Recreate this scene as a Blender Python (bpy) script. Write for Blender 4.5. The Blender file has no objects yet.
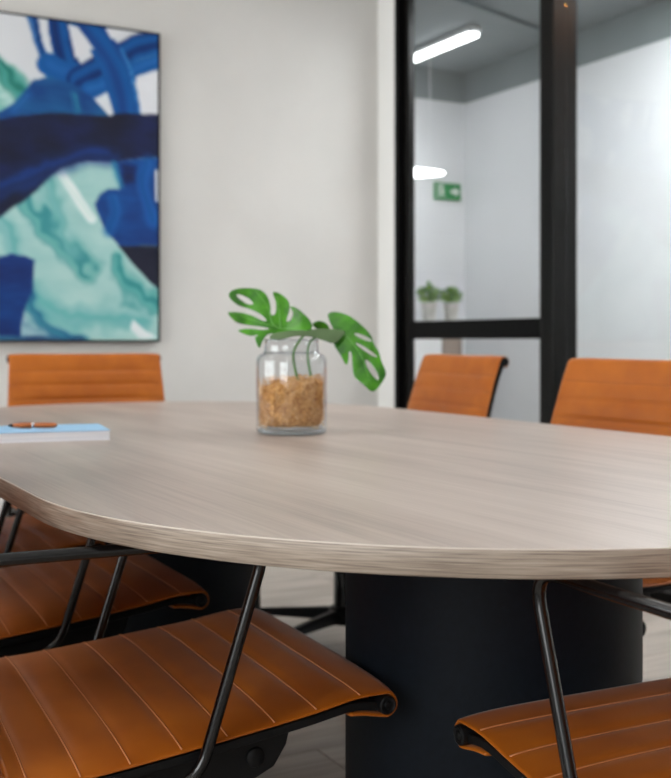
import bpy, bmesh, math, random
from mathutils import Vector, Matrix, noise, geometry

# ------------------------------------------------------------------ camera, world, exposure
# world X = across the table (towards the glass partition), world Y = along the table, Z up
SC = bpy.context.scene
COL = SC.collection
YAW = math.radians(28.67)
cam_d = bpy.data.cameras.new('camera')
cam = bpy.data.objects.new('camera', cam_d)
COL.objects.link(cam)
cam.location = (0, 0, 0.95)
cam.rotation_euler = (math.radians(90), 0, -YAW)
cam_d.sensor_fit = 'VERTICAL'
cam_d.sensor_height = 36
cam_d.sensor_width = 36
cam_d.lens = 1100 / 778 * 36
cam_d.shift_y = -49 / 778
cam_d.clip_start = 0.02
cam_d.dof.use_dof = True
cam_d.dof.focus_distance = 1.36
cam_d.dof.aperture_fstop = 6.0
SC.camera = cam

W = bpy.data.worlds.new('daylight')
SC.world = W
W.use_nodes = True
bgn = W.node_tree.nodes['Background']
bgn.inputs['Color'].default_value = (0.985, 0.985, 1.0, 1)
bgn.inputs['Strength'].default_value = 9.5

vs = SC.view_settings
vs.view_transform = 'Standard'
vs.look = 'None'
vs.gamma = 1
vs.use_curve_mapping = False
vs.exposure = -0.08

CEIL_FILL = 6.0       # emission of the fill panels added to the room's ceiling
HALL_LAMP = 7.0      # emission of the corridor's linear lamps
HALL_FILL = 28.0  # emission of the fill panels added out of view in the corridor

# ------------------------------------------------------------------ helpers
def s2l(c):
    return tuple(((x / 255) / 12.92 if x / 255 <= 0.04045 else ((x / 255 + 0.055) / 1.055) ** 2.4) for x in c)

def col4(c):
    return (*s2l(c), 1)

def link(o, parent=None):
    COL.objects.link(o)
    if parent is not None:
        o.parent = parent
    return o

def obj(name, bm, mat, parent=None, smooth=False, bevel=0, seg=2):
    me = bpy.data.meshes.new(name)
    bmesh.ops.recalc_face_normals(bm, faces=bm.faces)
    bm.to_mesh(me)
    bm.free()
    if smooth:
        for p in me.polygons:
            p.use_smooth = True
    me.materials.append(mat)
    o = bpy.data.objects.new(name, me)
    link(o, parent)
    if bevel:
        m = o.modifiers.new('bevel', 'BEVEL')
        m.width = bevel
        m.segments = seg
        m.limit_method = 'ANGLE'
        m.angle_limit = math.radians(40)
    return o

def mesh_obj(name, me, parent=None, loc=None, rot=None):
    o = bpy.data.objects.new(name, me)
    if loc is not None:
        o.location = loc
    if rot is not None:
        o.rotation_euler = rot
    return link(o, parent)

def empty(name, loc=(0, 0, 0), rz=0):
    o = bpy.data.objects.new(name, None)
    o.empty_display_size = 0.1
    o.location = loc
    o.rotation_euler = (0, 0, rz)
    return link(o)

def tag(o, label=None, cat=None, group=None, kind=None):
    if label: o['label'] = label
    if cat: o['category'] = cat
    if group: o['group'] = group
    if kind: o['kind'] = kind
    return o

def dup_tree(o, parent=None):
    c = o.copy()
    link(c, parent)
    for ch in list(o.children):
        dup_tree(ch, c)
    return c

def bx(bm, x0, x1, y0, y1, z0, z1):
    vs_ = [bm.verts.new(p) for p in ((x0, y0, z0), (x1, y0, z0), (x1, y1, z0), (x0, y1, z0),
                                     (x0, y0, z1), (x1, y0, z1), (x1, y1, z1), (x0, y1, z1))]
    for f in ((3, 2, 1, 0), (4, 5, 6, 7), (0, 1, 5, 4), (1, 2, 6, 5), (2, 3, 7, 6), (3, 0, 4, 7)):
        bm.faces.new([vs_[i] for i in f])

def box_bm(*a):
    bm = bmesh.new()
    bx(bm, *a)
    return bm

def tube(bm, pts, r, n=10, caps=True, flat=1.0):
    """circular sweep along a polyline; r a number or a list"""
    pts = [Vector(p) for p in pts]
    rs = r if isinstance(r, (list, tuple)) else [r] * len(pts)
    rings = []
    ref = None
    for i, p in enumerate(pts):
        if i == 0: d = pts[1] - p
        elif i == len(pts) - 1: d = p - pts[i - 1]
        else: d = (pts[i + 1] - p).normalized() + (p - pts[i - 1]).normalized()
        d.normalize()
        if ref is None:
            ref = Vector((0, 0, 1)) if abs(d.z) < 0.9 else Vector((1, 0, 0))
        a = d.cross(ref).normalized()
        b = a.cross(d).normalized()
        ref = b
        rings.append([bm.verts.new(p + a * math.cos(2 * math.pi * k / n) * rs[i] + b * math.sin(2 * math.pi * k / n) * rs[i] * flat) for k in range(n)])
    for q in range(len(rings) - 1):
        for k in range(n):
            bm.faces.new((rings[q][k], rings[q][(k + 1) % n], rings[q + 1][(k + 1) % n], rings[q + 1][k]))
    if caps:
        bm.faces.new(rings[0][::-1])
        bm.faces.new(rings[-1])

def lathe(bm, prof, n=32, cx=0, cy=0):
    rings = []
    for r, z in prof:
        if r < 1e-6:
            rings.append([bm.verts.new((cx, cy, z))])
        else:
            rings.append([bm.verts.new((cx + r * math.cos(2 * math.pi * k / n), cy + r * math.sin(2 * math.pi * k / n), z)) for k in range(n)])
    for a, b in zip(rings, rings[1:]):
        for k in range(n):
            q = [a[k % len(a)], a[(k + 1) % len(a)], b[(k + 1) % len(b)], b[k % len(b)]]
            u = []
            for v in q:
                if v not in u: u.append(v)
            if len(u) > 2: bm.faces.new(u)

def prism(bm, poly, axis, a, b):
    """extrude a 2D polygon (p, q) along axis x / y / z between a and b"""
    def P(p, q, t):
        return {'x': (t, p, q), 'y': (p, t, q), 'z': (p, q, t)}[axis]
    A = [bm.verts.new(P(p, q, a)) for p, q in poly]
    B = [bm.verts.new(P(p, q, b)) for p, q in poly]
    n = len(poly)
    bm.faces.new(A[::-1])
    bm.faces.new(B)
    for i in range(n):
        bm.faces.new((A[i], A[(i + 1) % n], B[(i + 1) % n], B[i]))

def spline(pts, n):
    """Catmull-Rom through 2D/3D points, n samples, uniform in arc length"""
    P = [Vector(p) for p in pts]
    P = [2 * P[0] - P[1]] + P + [2 * P[-1] - P[-2]]
    out = []
    for i in range(1, len(P) - 2):
        for k in range(24):
            t = k / 24
            a, b, c, d = P[i - 1], P[i], P[i + 1], P[i + 2]
            out.append(0.5 * (2 * b + (c - a) * t + (2 * a - 5 * b + 4 * c - d) * t * t + (3 * b - a - 3 * c + d) * t ** 3))
    out.append(P[-2].copy())
    L = [0]
    for a, b in zip(out, out[1:]):
        L.append(L[-1] + (b - a).length)
    res = []
    j = 0
    for i in range(n):
        s = L[-1] * i / (n - 1)
        while j < len(L) - 2 and L[j + 1] < s: j += 1
        t = (s - L[j]) / max(1e-9, L[j + 1] - L[j])
        res.append(out[j].lerp(out[j + 1], min(1, max(0, t))))
    return res, L[-1]

# ------------------------------------------------------------------ materials
def mat(name, c, rough=0.5, metal=0.0, spec=0.5):
    m = bpy.data.materials.new(name)
    m.use_nodes = True
    b = m.node_tree.nodes['Principled BSDF']
    b.inputs['Base Color'].default_value = col4(c)
    b.inputs['Roughness'].default_value = rough
    b.inputs['Metallic'].default_value = metal
    b.inputs['Specular IOR Level'].default_value = spec
    return m

def nd(m, t, **kw):
    n = m.node_tree.nodes.new(t)
    for k, v in kw.items():
        setattr(n, k, v)
    return n

def lk(m, a, b):
    m.node_tree.links.new(a, b)

def noisy(m, c1, c2, scale=(1, 1, 1), nscale=5.0, detail=4, lo=0.35, hi=0.65, bump=0.0, coord='Object', bdist=0.002, distortion=0.0):
    """colour ramp over stretched noise, optional bump"""
    b = m.node_tree.nodes['Principled BSDF']
    tc = nd(m, 'ShaderNodeTexCoord')
    mp = nd(m, 'ShaderNodeMapping')
    mp.inputs['Scale'].default_value = scale
    lk(m, tc.outputs[coord], mp.inputs['Vector'])
    no = nd(m, 'ShaderNodeTexNoise')
    no.inputs['Scale'].default_value = nscale
    no.inputs['Detail'].default_value = detail
    no.inputs['Distortion'].default_value = distortion
    lk(m, mp.outputs['Vector'], no.inputs['Vector'])
    cr = nd(m, 'ShaderNodeValToRGB')
    cr.color_ramp.elements[0].position = lo
    cr.color_ramp.elements[1].position = hi
    cr.color_ramp.elements[0].color = col4(c1)
    cr.color_ramp.elements[1].color = col4(c2)
    lk(m, no.outputs['Fac'], cr.inputs['Fac'])
    lk(m, cr.outputs['Color'], b.inputs['Base Color'])
    if bump:
        bn = nd(m, 'ShaderNodeBump')
        bn.inputs['Strength'].default_value = bump
        bn.inputs['Distance'].default_value = bdist
        lk(m, no.outputs['Fac'], bn.inputs['Height'])
        lk(m, bn.outputs['Normal'], b.inputs['Normal'])
    return m, cr, mp, no

def wood(name, c1, c2, c3, axis, rough=0.42, objrand=0.0, fine=1.0, coord='Object', wts=(0.5, 0.32, 0.18), along=1.0, midf=1.0):
    """streaky grain running along the axis: broad figure times fine fibres"""
    m = mat(name, c2, rough)
    b = m.node_tree.nodes['Principled BSDF']
    tc = nd(m, 'ShaderNodeTexCoord')
    def chain(sl, sa, nscale, detail, dist):
        mp = nd(m, 'ShaderNodeMapping')
        s = [sa, sa, sa]
        s['xyz'.index(axis)] = sl
        mp.inputs['Scale'].default_value = s
        if objrand:
            oi = nd(m, 'ShaderNodeObjectInfo')
            ml = nd(m, 'ShaderNodeMath', operation='MULTIPLY')
            ml.inputs[1].default_value = 37.0
            lk(m, oi.outputs['Random'], ml.inputs[0])
            lk(m, ml.outputs[0], mp.inputs['Location'])
        lk(m, tc.outputs[coord], mp.inputs['Vector'])
        no = nd(m, 'ShaderNodeTexNoise')
        no.inputs['Scale'].default_value = nscale
        no.inputs['Detail'].default_value = detail
        no.inputs['Distortion'].default_value = dist
        lk(m, mp.outputs['Vector'], no.inputs['Vector'])
        return no
    broad = chain(0.55, 3.2, 1.6, 3, 0.9)
    mid = chain(1.2 * along, 26 * midf, 1.5, 4, 0.35)
    fib = chain(2.5 * along, 160 * fine, 1.2, 3, 0.0)
    mx = nd(m, 'ShaderNodeMath', operation='MULTIPLY_ADD')
    mx.inputs[1].default_value = wts[0]
    lk(m, broad.outputs['Fac'], mx.inputs[0])
    m2 = nd(m, 'ShaderNodeMath', operation='MULTIPLY')
    m2.inputs[1].default_value = wts[1]
    lk(m, mid.outputs['Fac'], m2.inputs[0])
    m3 = nd(m, 'ShaderNodeMath', operation='MULTIPLY_ADD')
    m3.inputs[1].default_value = wts[2]
    lk(m, fib.outputs['Fac'], m3.inputs[0])
    lk(m, m2.outputs[0], m3.inputs[2])
    lk(m, m3.outputs[0], mx.inputs[2])
    cr = nd(m, 'ShaderNodeValToRGB')
    e = cr.color_ramp.elements
    e[0].position, e[1].position = 0.38, 0.63
    e[0].color, e[1].color = col4(c1), col4(c3)
    k = e.new(0.5)
    k.color = col4(c2)
    lk(m, mx.outputs[0], cr.inputs['Fac'])
    src = cr.outputs['Color']
    if objrand:
        oi = nd(m, 'ShaderNodeObjectInfo')
        mr = nd(m, 'ShaderNodeMapRange')
        mr.inputs['To Min'].default_value = 1 - objrand
        mr.inputs['To Max'].default_value = 1 + objrand
        lk(m, oi.outputs['Random'], mr.inputs['Value'])
        hs = nd(m, 'ShaderNodeHueSaturation')
        lk(m, mr.outputs['Result'], hs.inputs['Value'])
        lk(m, src, hs.inputs['Color'])
        src = hs.outputs['Color']
    lk(m, src, b.inputs['Base Color'])
    bn = nd(m, 'ShaderNodeBump')
    bn.inputs['Strength'].default_value = 0.1
    bn.inputs['Distance'].default_value = 0.0006
    lk(m, m3.outputs[0], bn.inputs['Height'])
    lk(m, bn.outputs['Normal'], b.inputs['Normal'])
    return m

def thin_glass(name, tint=(1, 1, 1), rough=0.0, ior=1.45):
    m = bpy.data.materials.new(name)
    m.use_nodes = True
    nt = m.node_tree
    nt.nodes.remove(nt.nodes['Principled BSDF'])
    out = nt.nodes['Material Output']
    tr = nd(m, 'ShaderNodeBsdfTransparent')
    tr.inputs['Color'].default_value = (*tint, 1)
    gl = nd(m, 'ShaderNodeBsdfGlossy')
    gl.inputs['Roughness'].default_value = rough
    # Schlick reflectance, the same from both faces of the pane
    lw = nd(m, 'ShaderNodeLayerWeight')
    lw.inputs['Blend'].default_value = 0.5
    pw = nd(m, 'ShaderNodeMath', operation='POWER')
    pw.inputs[1].default_value = 5.0
    lk(m, lw.outputs['Facing'], pw.inputs[0])
    f0 = ((ior - 1) / (ior + 1)) ** 2
    fr = nd(m, 'ShaderNodeMath', operation='MULTIPLY_ADD')
    fr.inputs[1].default_value = 1 - f0
    fr.inputs[2].default_value = f0
    lk(m, pw.outputs[0], fr.inputs[0])
    mx = nd(m, 'ShaderNodeMixShader')
    lk(m, fr.outputs[0], mx.inputs[0])
    lk(m, tr.outputs[0], mx.inputs[1])
    lk(m, gl.outputs[0], mx.inputs[2])
    lk(m, mx.outputs[0], out.inputs['Surface'])
    return m

def emit(name, c, s):
    m = mat(name, c, 0.5)
    b = m.node_tree.nodes['Principled BSDF']
    b.inputs['Emission Color'].default_value = col4(c)
    b.inputs['Emission Strength'].default_value = s
    return m

M = {}
M['wall'] = noisy(mat('painted_plaster', (205, 203, 200), 0.75), (201, 199, 196), (207, 205, 202), nscale=2.2, bump=0.03)[0]
M['ceiling'] = mat('white_ceiling', (232, 232, 230), 0.8)
M['hall_wall'] = noisy(mat('corridor_paint', (222, 223, 226), 0.75), (219, 220, 223), (226, 227, 230), nscale=1.6)[0]
M['hall_grey'] = noisy(mat('corridor_grey_paint', (124, 132, 134), 0.8), (119, 127, 130), (129, 136, 139), nscale=2.0)[0]
M['hall_beam'] = mat('corridor_dark_seam', (96, 106, 112), 0.7)
M['black'] = noisy(mat('black_powder_coat', (5, 5, 6), 0.5, spec=0.1), (4, 4, 5), (7, 7, 8), nscale=30, bump=0.02)[0]
M['stile'] = noisy(mat('satin_black_frame', (7, 7, 6), 0.33, spec=0.18), (6, 6, 5), (9, 8, 7), nscale=30, bump=0.02)[0]
M['tube'] = mat('black_gloss_tube', (7, 7, 9), 0.2)
M['plastic'] = noisy(mat('black_nylon', (9, 10, 12), 0.45, spec=0.22), (7, 8, 10), (12, 13, 15), nscale=60, bump=0.05)[0]
M['rubber'] = mat('caster_rubber', (22, 22, 23), 0.6)
M['drum'] = noisy(mat('pedestal_laminate', (15, 21, 28), 0.55, spec=0.16), (13, 19, 26), (17, 23, 31), nscale=90, bump=0.08, bdist=0.0008)[0]
M['tabletop'] = wood('grey_oak_laminate', (146, 132, 123), (166, 151, 141), (180, 166, 156), 'y', 0.38, wts=(0.54, 0.24, 0.22))
M['tabedge'] = wood('grey_oak_edge_band', (112, 99, 88), (146, 132, 119), (168, 155, 142), 'x', 0.45, coord='UV', wts=(0.15, 0.35, 0.5), along=5.0, fine=3.0, midf=7.0)
M['floor'] = wood('grey_vinyl_plank', (140, 131, 122), (164, 154, 144), (184, 175, 166), 'x', 0.5, objrand=0.06, fine=0.5)
M['subfloor'] = mat('subfloor', (92, 86, 80), 0.8)
lm, lcr, lmp, lno = noisy(mat('cognac_leather', (164, 87, 14), 0.40, spec=0.32), (153, 78, 11), (174, 95, 18), nscale=7, detail=3)
M['leather'] = lm
lm.node_tree.nodes['Principled BSDF'].inputs['Sheen Weight'].default_value = 0.12
lm.node_tree.nodes['Principled BSDF'].inputs['Sheen Roughness'].default_value = 0.35
# fine grain bump on the leather
_v = nd(lm, 'ShaderNodeTexVoronoi')
_v.inputs['Scale'].default_value = 420
_tc = nd(lm, 'ShaderNodeTexCoord')
lk(lm, _tc.outputs['Object'], _v.inputs['Vector'])
_b = nd(lm, 'ShaderNodeBump')
_b.inputs['Strength'].default_value = 0.08
_b.inputs['Distance'].default_value = 0.0005
lk(lm, _v.outputs['Distance'], _b.inputs['Height'])
lk(lm, _b.outputs['Normal'], lm.node_tree.nodes['Principled BSDF'].inputs['Normal'])
M['seam'] = mat('welt_painted_light', (190, 122, 76), 0.5)  # seat seams: light caught on their edges is put into the colour
M['seam_shade'] = mat('welt_painted_shade', (132, 66, 16), 0.6)  # back seams: shade of the grooves is put into the colour
M['glass'] = thin_glass('clear_pane', (0.95, 0.965, 0.96))
M['lamp'] = emit('room_fill_diffuser', (255, 252, 248), CEIL_FILL)  # only for the fill panels added to the room's ceiling
M['hall_lamp'] = emit('linear_lamp_diffuser', (255, 255, 255), HALL_LAMP)
M['hall_fill'] = emit('corridor_fill_diffuser', (250, 252, 255), HALL_FILL)
M['white'] = mat('white_metal', (228, 229, 230), 0.4)

# ------------------------------------------------------------------ room dimensions
UW = 4.85      # far wall (with the painting)
UN = -2.3      # near wall behind the camera
VP = 2.90      # glass partition
VL = -2.05     # window wall
CH = 2.92      # ceiling
VC = 4.40      # corridor wall
UE = 6.20      # corridor end
HC = 2.78      # corridor ceiling

def struct(name, bm, m, **kw):
    o = obj(name, bm, m, **kw)
    o['kind'] = 'structure'
    return o

# floor with planks running across the room
fl = struct('floor', box_bm(VL, VP + 0.10, UN, UW, -0.05, -0.006), M['subfloor'])
rng = random.Random(4)
PW, PL = 0.19, 1.30
y = UN
row = 0
while y < UW - 0.01:
    y1 = min(y + PW, UW)
    x = VL - PL * ((row * 0.37) % 1.0)
    while x < VP + 0.1:
        a, b = max(x, VL), min(x + PL, VP + 0.1)
        if b - a > 0.02:
            g = 0.0009
            L2, W2 = (b - a) / 2 - g, (y1 - y) / 2 - g
            bm = bmesh.new()
            c = 0.0012
            lo = [bm.verts.new((sx * L2, sy * W2, -0.006)) for sx, sy in ((-1, -1), (1, -1), (1, 1), (-1, 1))]
            md = [bm.verts.new((sx * L2, sy * W2, -c)) for sx, sy in ((-1, -1), (1, -1), (1, 1), (-1, 1))]
            hi = [bm.verts.new((sx * (L2 - c), sy * (W2 - c), 0)) for sx, sy in ((-1, -1), (1, -1), (1, 1), (-1, 1))]
            for A, B in ((lo, md), (md, hi)):
                for k in range(4):
                    bm.faces.new((A[k], A[(k + 1) % 4], B[(k + 1) % 4], B[k]))
            bm.faces.new(hi)
            bm.faces.new(lo[::-1])
            o = obj('plank', bm, M['floor'], fl)
            o.location = ((a + b) / 2, (y + y1) / 2, 0)
        x += PL
    y += PW
    row += 1

struct('ceiling', box_bm(VL - 0.15, VP + 0.10, UN - 0.15, UW + 0.15, CH, CH + 0.12), M['ceiling'])
struct('wall_far', box_bm(VL - 0.15, VP + 0.10, UW, UW + 0.15, -0.05, CH), M['wall'])
struct('wall_near', box_bm(VL - 0.15, VP + 0.10, UN - 0.15, UN, -0.05, CH), M['wall'])
# window wall: sill, head and piers around two wide windows
WIN = [(-1.9, 0.75), (1.9, 4.6)]
WZ0, WZ1 = 0.88, 2.50
bm = bmesh.new()
bx(bm, VL - 0.15, VL, UN, UW, -0.05, WZ0)
bx(bm, VL - 0.15, VL, UN, UW, WZ1, CH)
for a, b in ((UN, WIN[0][0]), (WIN[0][1], WIN[1][0]), (WIN[1][1], UW)):
    bx(bm, VL - 0.15, VL, a, b, WZ0, WZ1)
struct('wall_left', bm, M['wall'])
for i, (a, b) in enumerate(WIN):
    w = empty('window_%d' % (i + 1), (VL - 0.10, (a + b) / 2, WZ0))
    w['kind'] = 'structure'
    h = (b - a) / 2
    H = WZ1 - WZ0
    for y0, y1, z0, z1 in ((-h, h, 0, 0.05), (-h, h, H - 0.05, H), (-h, -h + 0.05, 0.05, H - 0.05), (h - 0.05, h, 0.05, H - 0.05), (-0.025, 0.025, 0.05, H - 0.05)):
        obj('window_frame', box_bm(-0.03, 0.03, y0, y1, z0, z1), M['black'], w)
    obj('pane', box_bm(-0.002, 0.002, -h + 0.05, -0.025, 0.05, H - 0.05), M['glass'], w)
    obj('pane', box_bm(-0.002, 0.002, 0.025, h - 0.05, 0.05, H - 0.05), M['glass'], w)
    # sampling portal in the opening (emits nothing of its own)
    ld = bpy.data.lights.new('daylight_portal', 'AREA')
    ld.shape = 'RECTANGLE'
    ld.size, ld.size_y = H, b - a
    ld.cycles.is_portal = True
    lo_ = bpy.data.objects.new('daylight_portal', ld)
    lo_.location = (VL - 0.16, (a + b) / 2, (WZ0 + WZ1) / 2)
    lo_.rotation_euler = (0, -math.pi / 2, 0)
    COL.objects.link(lo_)

# partition side: wall pier at the corner with window light painted in, then door and fixed glazing in black frames
U_PIER = 4.69
M['pier_lit'] = noisy(mat('pier_painted_light', (236, 236, 234), 0.5), (233, 233, 231), (238, 238, 236), nscale=2.0)[0]  # paler than the room walls: window light put into the paint colour
struct('wall_right', box_bm(VP, VP + 0.10, U_PIER, UW, -0.05, CH), M['pier_lit'])
HEAD = 2.82
struct('trim_1', box_bm(VP, VP + 0.10, UN, U_PIER, HEAD, CH), M['stile'])     # black head over the glazing
UD0, UD1 = 3.455, 4.69
door = empty('door_1', (VP + 0.05, (UD0 + UD1) / 2, 0))
door['kind'] = 'structure'
def rel(y): return y - (UD0 + UD1) / 2
TZ0, TZ1 = 0.955, 1.042
obj('jamb', box_bm(-0.05, 0.05, rel(4.655), rel(4.69), 0, HEAD), M['black'], door, bevel=0.003)
obj('stile', box_bm(-0.022, 0.012, rel(4.60), rel(4.653), 0.01, HEAD - 0.01), M['stile'], door, bevel=0.003)
obj('stile', box_bm(-0.022, 0.012, rel(3.532), rel(3.593), 0.01, HEAD - 0.01), M['stile'], door, bevel=0.003)
obj('jamb', box_bm(-0.065, 0.06, rel(3.455), rel(3.53), 0, HEAD), M['stile'], door, bevel=0.004)
obj('transom_bar', box_bm(-0.022, 0.012, rel(3.593), rel(4.60), TZ0, TZ1), M['black'], door, bevel=0.003)
obj('bottom_rail', box_bm(-0.022, 0.012, rel(3.593), rel(4.60), 0.01, 0.14), M['black'], door, bevel=0.003)
obj('top_rail', box_bm(-0.022, 0.012, rel(3.593), rel(4.60), HEAD - 0.09, HEAD - 0.01), M['black'], door, bevel=0.003)
obj('pane', box_bm(-0.008, -0.002, rel(3.593), rel(4.60), TZ1, HEAD - 0.09), M['glass'], door)
obj('pane', box_bm(-0.008, -0.002, rel(3.593), rel(4.60), 0.14, TZ0), M['glass'], door)
fx = empty('window_3', (VP + 0.05, 0.5, 0))
fx['kind'] = 'structure'
fy = lambda y: y - 0.5
for a, b in ((1.15, 1.22), (-0.95, -0.88), (UN, UN + 0.06)):
    obj('mullion', box_bm(-0.04, 0.04, fy(a), fy(b), 0.05, HEAD), M['black'], fx, bevel=0.003)
obj('bottom_track', box_bm(-0.04, 0.04, fy(UN), fy(3.454), 0, 0.05), M['black'], fx, bevel=0.003)
for a, b in ((1.22, 3.454), (-0.88, 1.15), (UN + 0.06, -0.95)):
    obj('pane', box_bm(0.0, 0.006, fy(a), fy(b), 0.05, HEAD), M['glass'], fx)
for nm, a in (('baseboard_far', (VL, VP, UW - 0.012, UW, 0, 0.09)), ('baseboard_left', (VL, VL + 0.012, UN, UW - 0.012, 0, 0.09)),
              ('baseboard_near', (VL + 0.012, VP, UN, UN + 0.012, 0, 0.09))):
    struct(nm, box_bm(*a), M['white'])

# corridor behind the glass
struct('floor_corridor', box_bm(VP + 0.10, VC, UN, UE, -0.05, 0.0), M['floor'])
bm = bmesh.new()
bx(bm, VC, VC + 0.12, UN, UE + 0.12, -0.05, 2.57)
struct('wall_corridor', bm, M['hall_wall'])
struct('trim_2', box_bm(VC - 0.004, VC + 0.12, UN, UE + 0.12, 2.57, HC), M['hall_grey'])
# corridor end wall in stacked panels
ew = struct('wall_corridor_end', box_bm(VP + 0.10, VC, UE + 0.012, UE + 0.12, -0.05, 2.57), M['hall_wall'])
for z0, z1 in ((0.0, 1.40), (1.404, 1.68), (1.684, 2.57)):
    obj('wall_panel', box_bm(VP + 0.10, VC, UE, UE + 0.012, z0, z1), M['hall_wall'], ew)
struct('trim_3', box_bm(VP + 0.10, VC, UE - 0.004, UE + 0.12, 2.57, HC), M['hall_grey'])
struct('ceiling_corridor', box_bm(VP + 0.10, VC + 0.12, UN, UE + 0.12, HC, HC + 0.1), M['hall_grey'])
struct('wall_corridor_near', box_bm(VP + 0.10, VC + 0.12, UN - 0.12, UN, -0.05, HC + 0.1), M['hall_wall'])
struct('wall_corridor_side', box_bm(VP, VP + 0.10, UW, UE + 0.12, -0.05, HC), M['hall_wall'])
# diagonal seam / conduit on the corridor ceiling
bm = bmesh.new()
tube(bm, [(3.05, 4.725, HC - 0.011), (4.38, 5.15, HC - 0.011)], 0.011, 8)
tag(obj('ceiling_conduit', bm, M['hall_beam'], smooth=True), 'thin dark conduit crossing the grey corridor ceiling', 'conduit')

# ------------------------------------------------------------------ lamps
def linear_lamp(name, x, y0, y1, z, w, label):
    r = empty(name, (x, (y0 + y1) / 2, z))
    h = (y1 - y0) / 2
    obj('housing', box_bm(-w / 2, w / 2, -h, h, 0.012, 0.05), M['white'], r, bevel=0.006)
    bm = bmesh.new()
    pts = []
    for sgn, cy in ((1, h - w / 2), (-1, -h + w / 2)):
        for k in range(9):
            t = math.pi * k / 8
            pts.append((sgn * math.cos(t) * w / 2, cy + sgn * math.sin(t) * w / 2))
    prism(bm, pts, 'z', 0.0, 0.012)
    obj('diffuser', bm, M['hall_lamp'], r)
    return tag(r, label, 'lamp', 'linear lamps in the corridor')
linear_lamp('linear_lamp', 3.77, 5.20, 6.12, HC - 0.06, 0.085, 'slim white lit linear lamp on the grey corridor ceiling')
# lamp that hangs lower at the end of the corridor
pl = empty('pendant_lamp', (3.83, 5.95, 1.985))
bm = bmesh.new()
prism(bm, [(-0.30, -0.035), (-0.28, 0.075), (0.19, 0.062), (0.22, 0.05), (0.20, 0.035)], 'y', -0.04, 0.04)
obj('diffuser', bm, M['hall_lamp'], pl, bevel=0.01)
for x in (-0.2, 0.12):
    bm = bmesh.new()
    tube(bm, [(x, 0, 0.07), (x, 0, HC - 1.985)], 0.002, 6)
    obj('cable', bm, M['white'], pl)
tag(pl, 'small bright lit pendant lamp hanging beside the green exit sign', 'lamp', 'linear lamps in the corridor')
for yy, lab in ((0.9, 'large rectangular fill panel added unseen on the corridor ceiling, at the near end of the corridor'),
                (3.45, 'large rectangular fill panel added unseen on the corridor ceiling, right behind the glass door')):
    r = empty('added_fill_panel', (3.65, yy, HC - 0.03))  # unseen panel added to brighten the corridor evenly
    obj('frame', box_bm(-0.30, 0.30, -0.6, 0.6, 0.006, 0.03), M['white'], r)  # frame and diffuser of the added panel
    obj('diffuser', box_bm(-0.28, 0.28, -0.58, 0.58, 0.0, 0.006), M['hall_fill'], r)
    tag(r, lab, 'lamp', 'fill panels added to the corridor ceiling')
M['warm'] = emit('warm_downlight', (255, 165, 70), 110.0)
r = empty('downlight', (3.98, 2.35, HC - 0.03))
bm = bmesh.new()
lathe(bm, [(0.075, 0.03), (0.088, 0.03), (0.088, 0.0), (0.075, 0.004)], 28)
obj('bezel', bm, M['white'], r, smooth=True)
bm = bmesh.new()
lathe(bm, [(0, 0.012), (0.075, 0.012), (0.075, 0.02), (0, 0.02)], 28)
obj('lens', bm, M['warm'], r)
tag(r, 'round warm downlight set in the corridor ceiling', 'lamp')
k = 0
for xx in (-0.4, 1.7):
    for yy in (0.6, 3.2):
        r = empty('added_fill_panel', (xx, yy, CH - 0.025))  # unseen panel added to light the room from above
        obj('frame', box_bm(-0.31, 0.31, -0.31, 0.31, 0.006, 0.025), M['white'], r)  # frame and diffuser of the added panel
        obj('diffuser', box_bm(-0.29, 0.29, -0.29, 0.29, 0.0, 0.006), M['lamp'], r)
        tag(r, 'square fill panel added unseen on the meeting room ceiling, %s end, %s side' % (('near', 'far')[yy > 2], ('window', 'partition')[xx > 1]), 'lamp', 'fill panels added to the room ceiling')

# ------------------------------------------------------------------ meeting table
TR, TC, TU0, TU1 = 0.715, 1.07, 1.485, 2.885
TH, TT = 0.74, 0.030
def stadium(r, n=64):
    pts = []
    for k in range(n + 1):
        t = math.pi * k / n
        pts.append((r * math.cos(t), (TU1 - TU0) / 2 + r * math.sin(t)))
    for k in range(n + 1):
        t = math.pi + math.pi * k / n
        pts.append((r * math.cos(t), -(TU1 - TU0) / 2 + r * math.sin(t)))
    return pts
tb = empty('meeting_table', (TC, (TU0 + TU1) / 2, 0))
tag(tb, 'large oval meeting table with grey oak top on black drum pedestals', 'table')
bm = bmesh.new()
prof = [(TR - 0.004, TH - TT + 0.002), (TR - 0.004, TH - 0.0012), (TR - 0.0052, TH)]
rings = [[bm.verts.new((x, y, z)) for x, y in stadium(r)] for r, z in prof]
n = len(rings[0])
for A, B in zip(rings, rings[1:]):
    for k in range(n):
        bm.faces.new((A[k], A[(k + 1) % n], B[(k + 1) % n], B[k]))
bm.faces.new(rings[-1])
bm.faces.new(rings[0][::-1])
obj('table_top', bm, M['tabletop'], tb)
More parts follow.
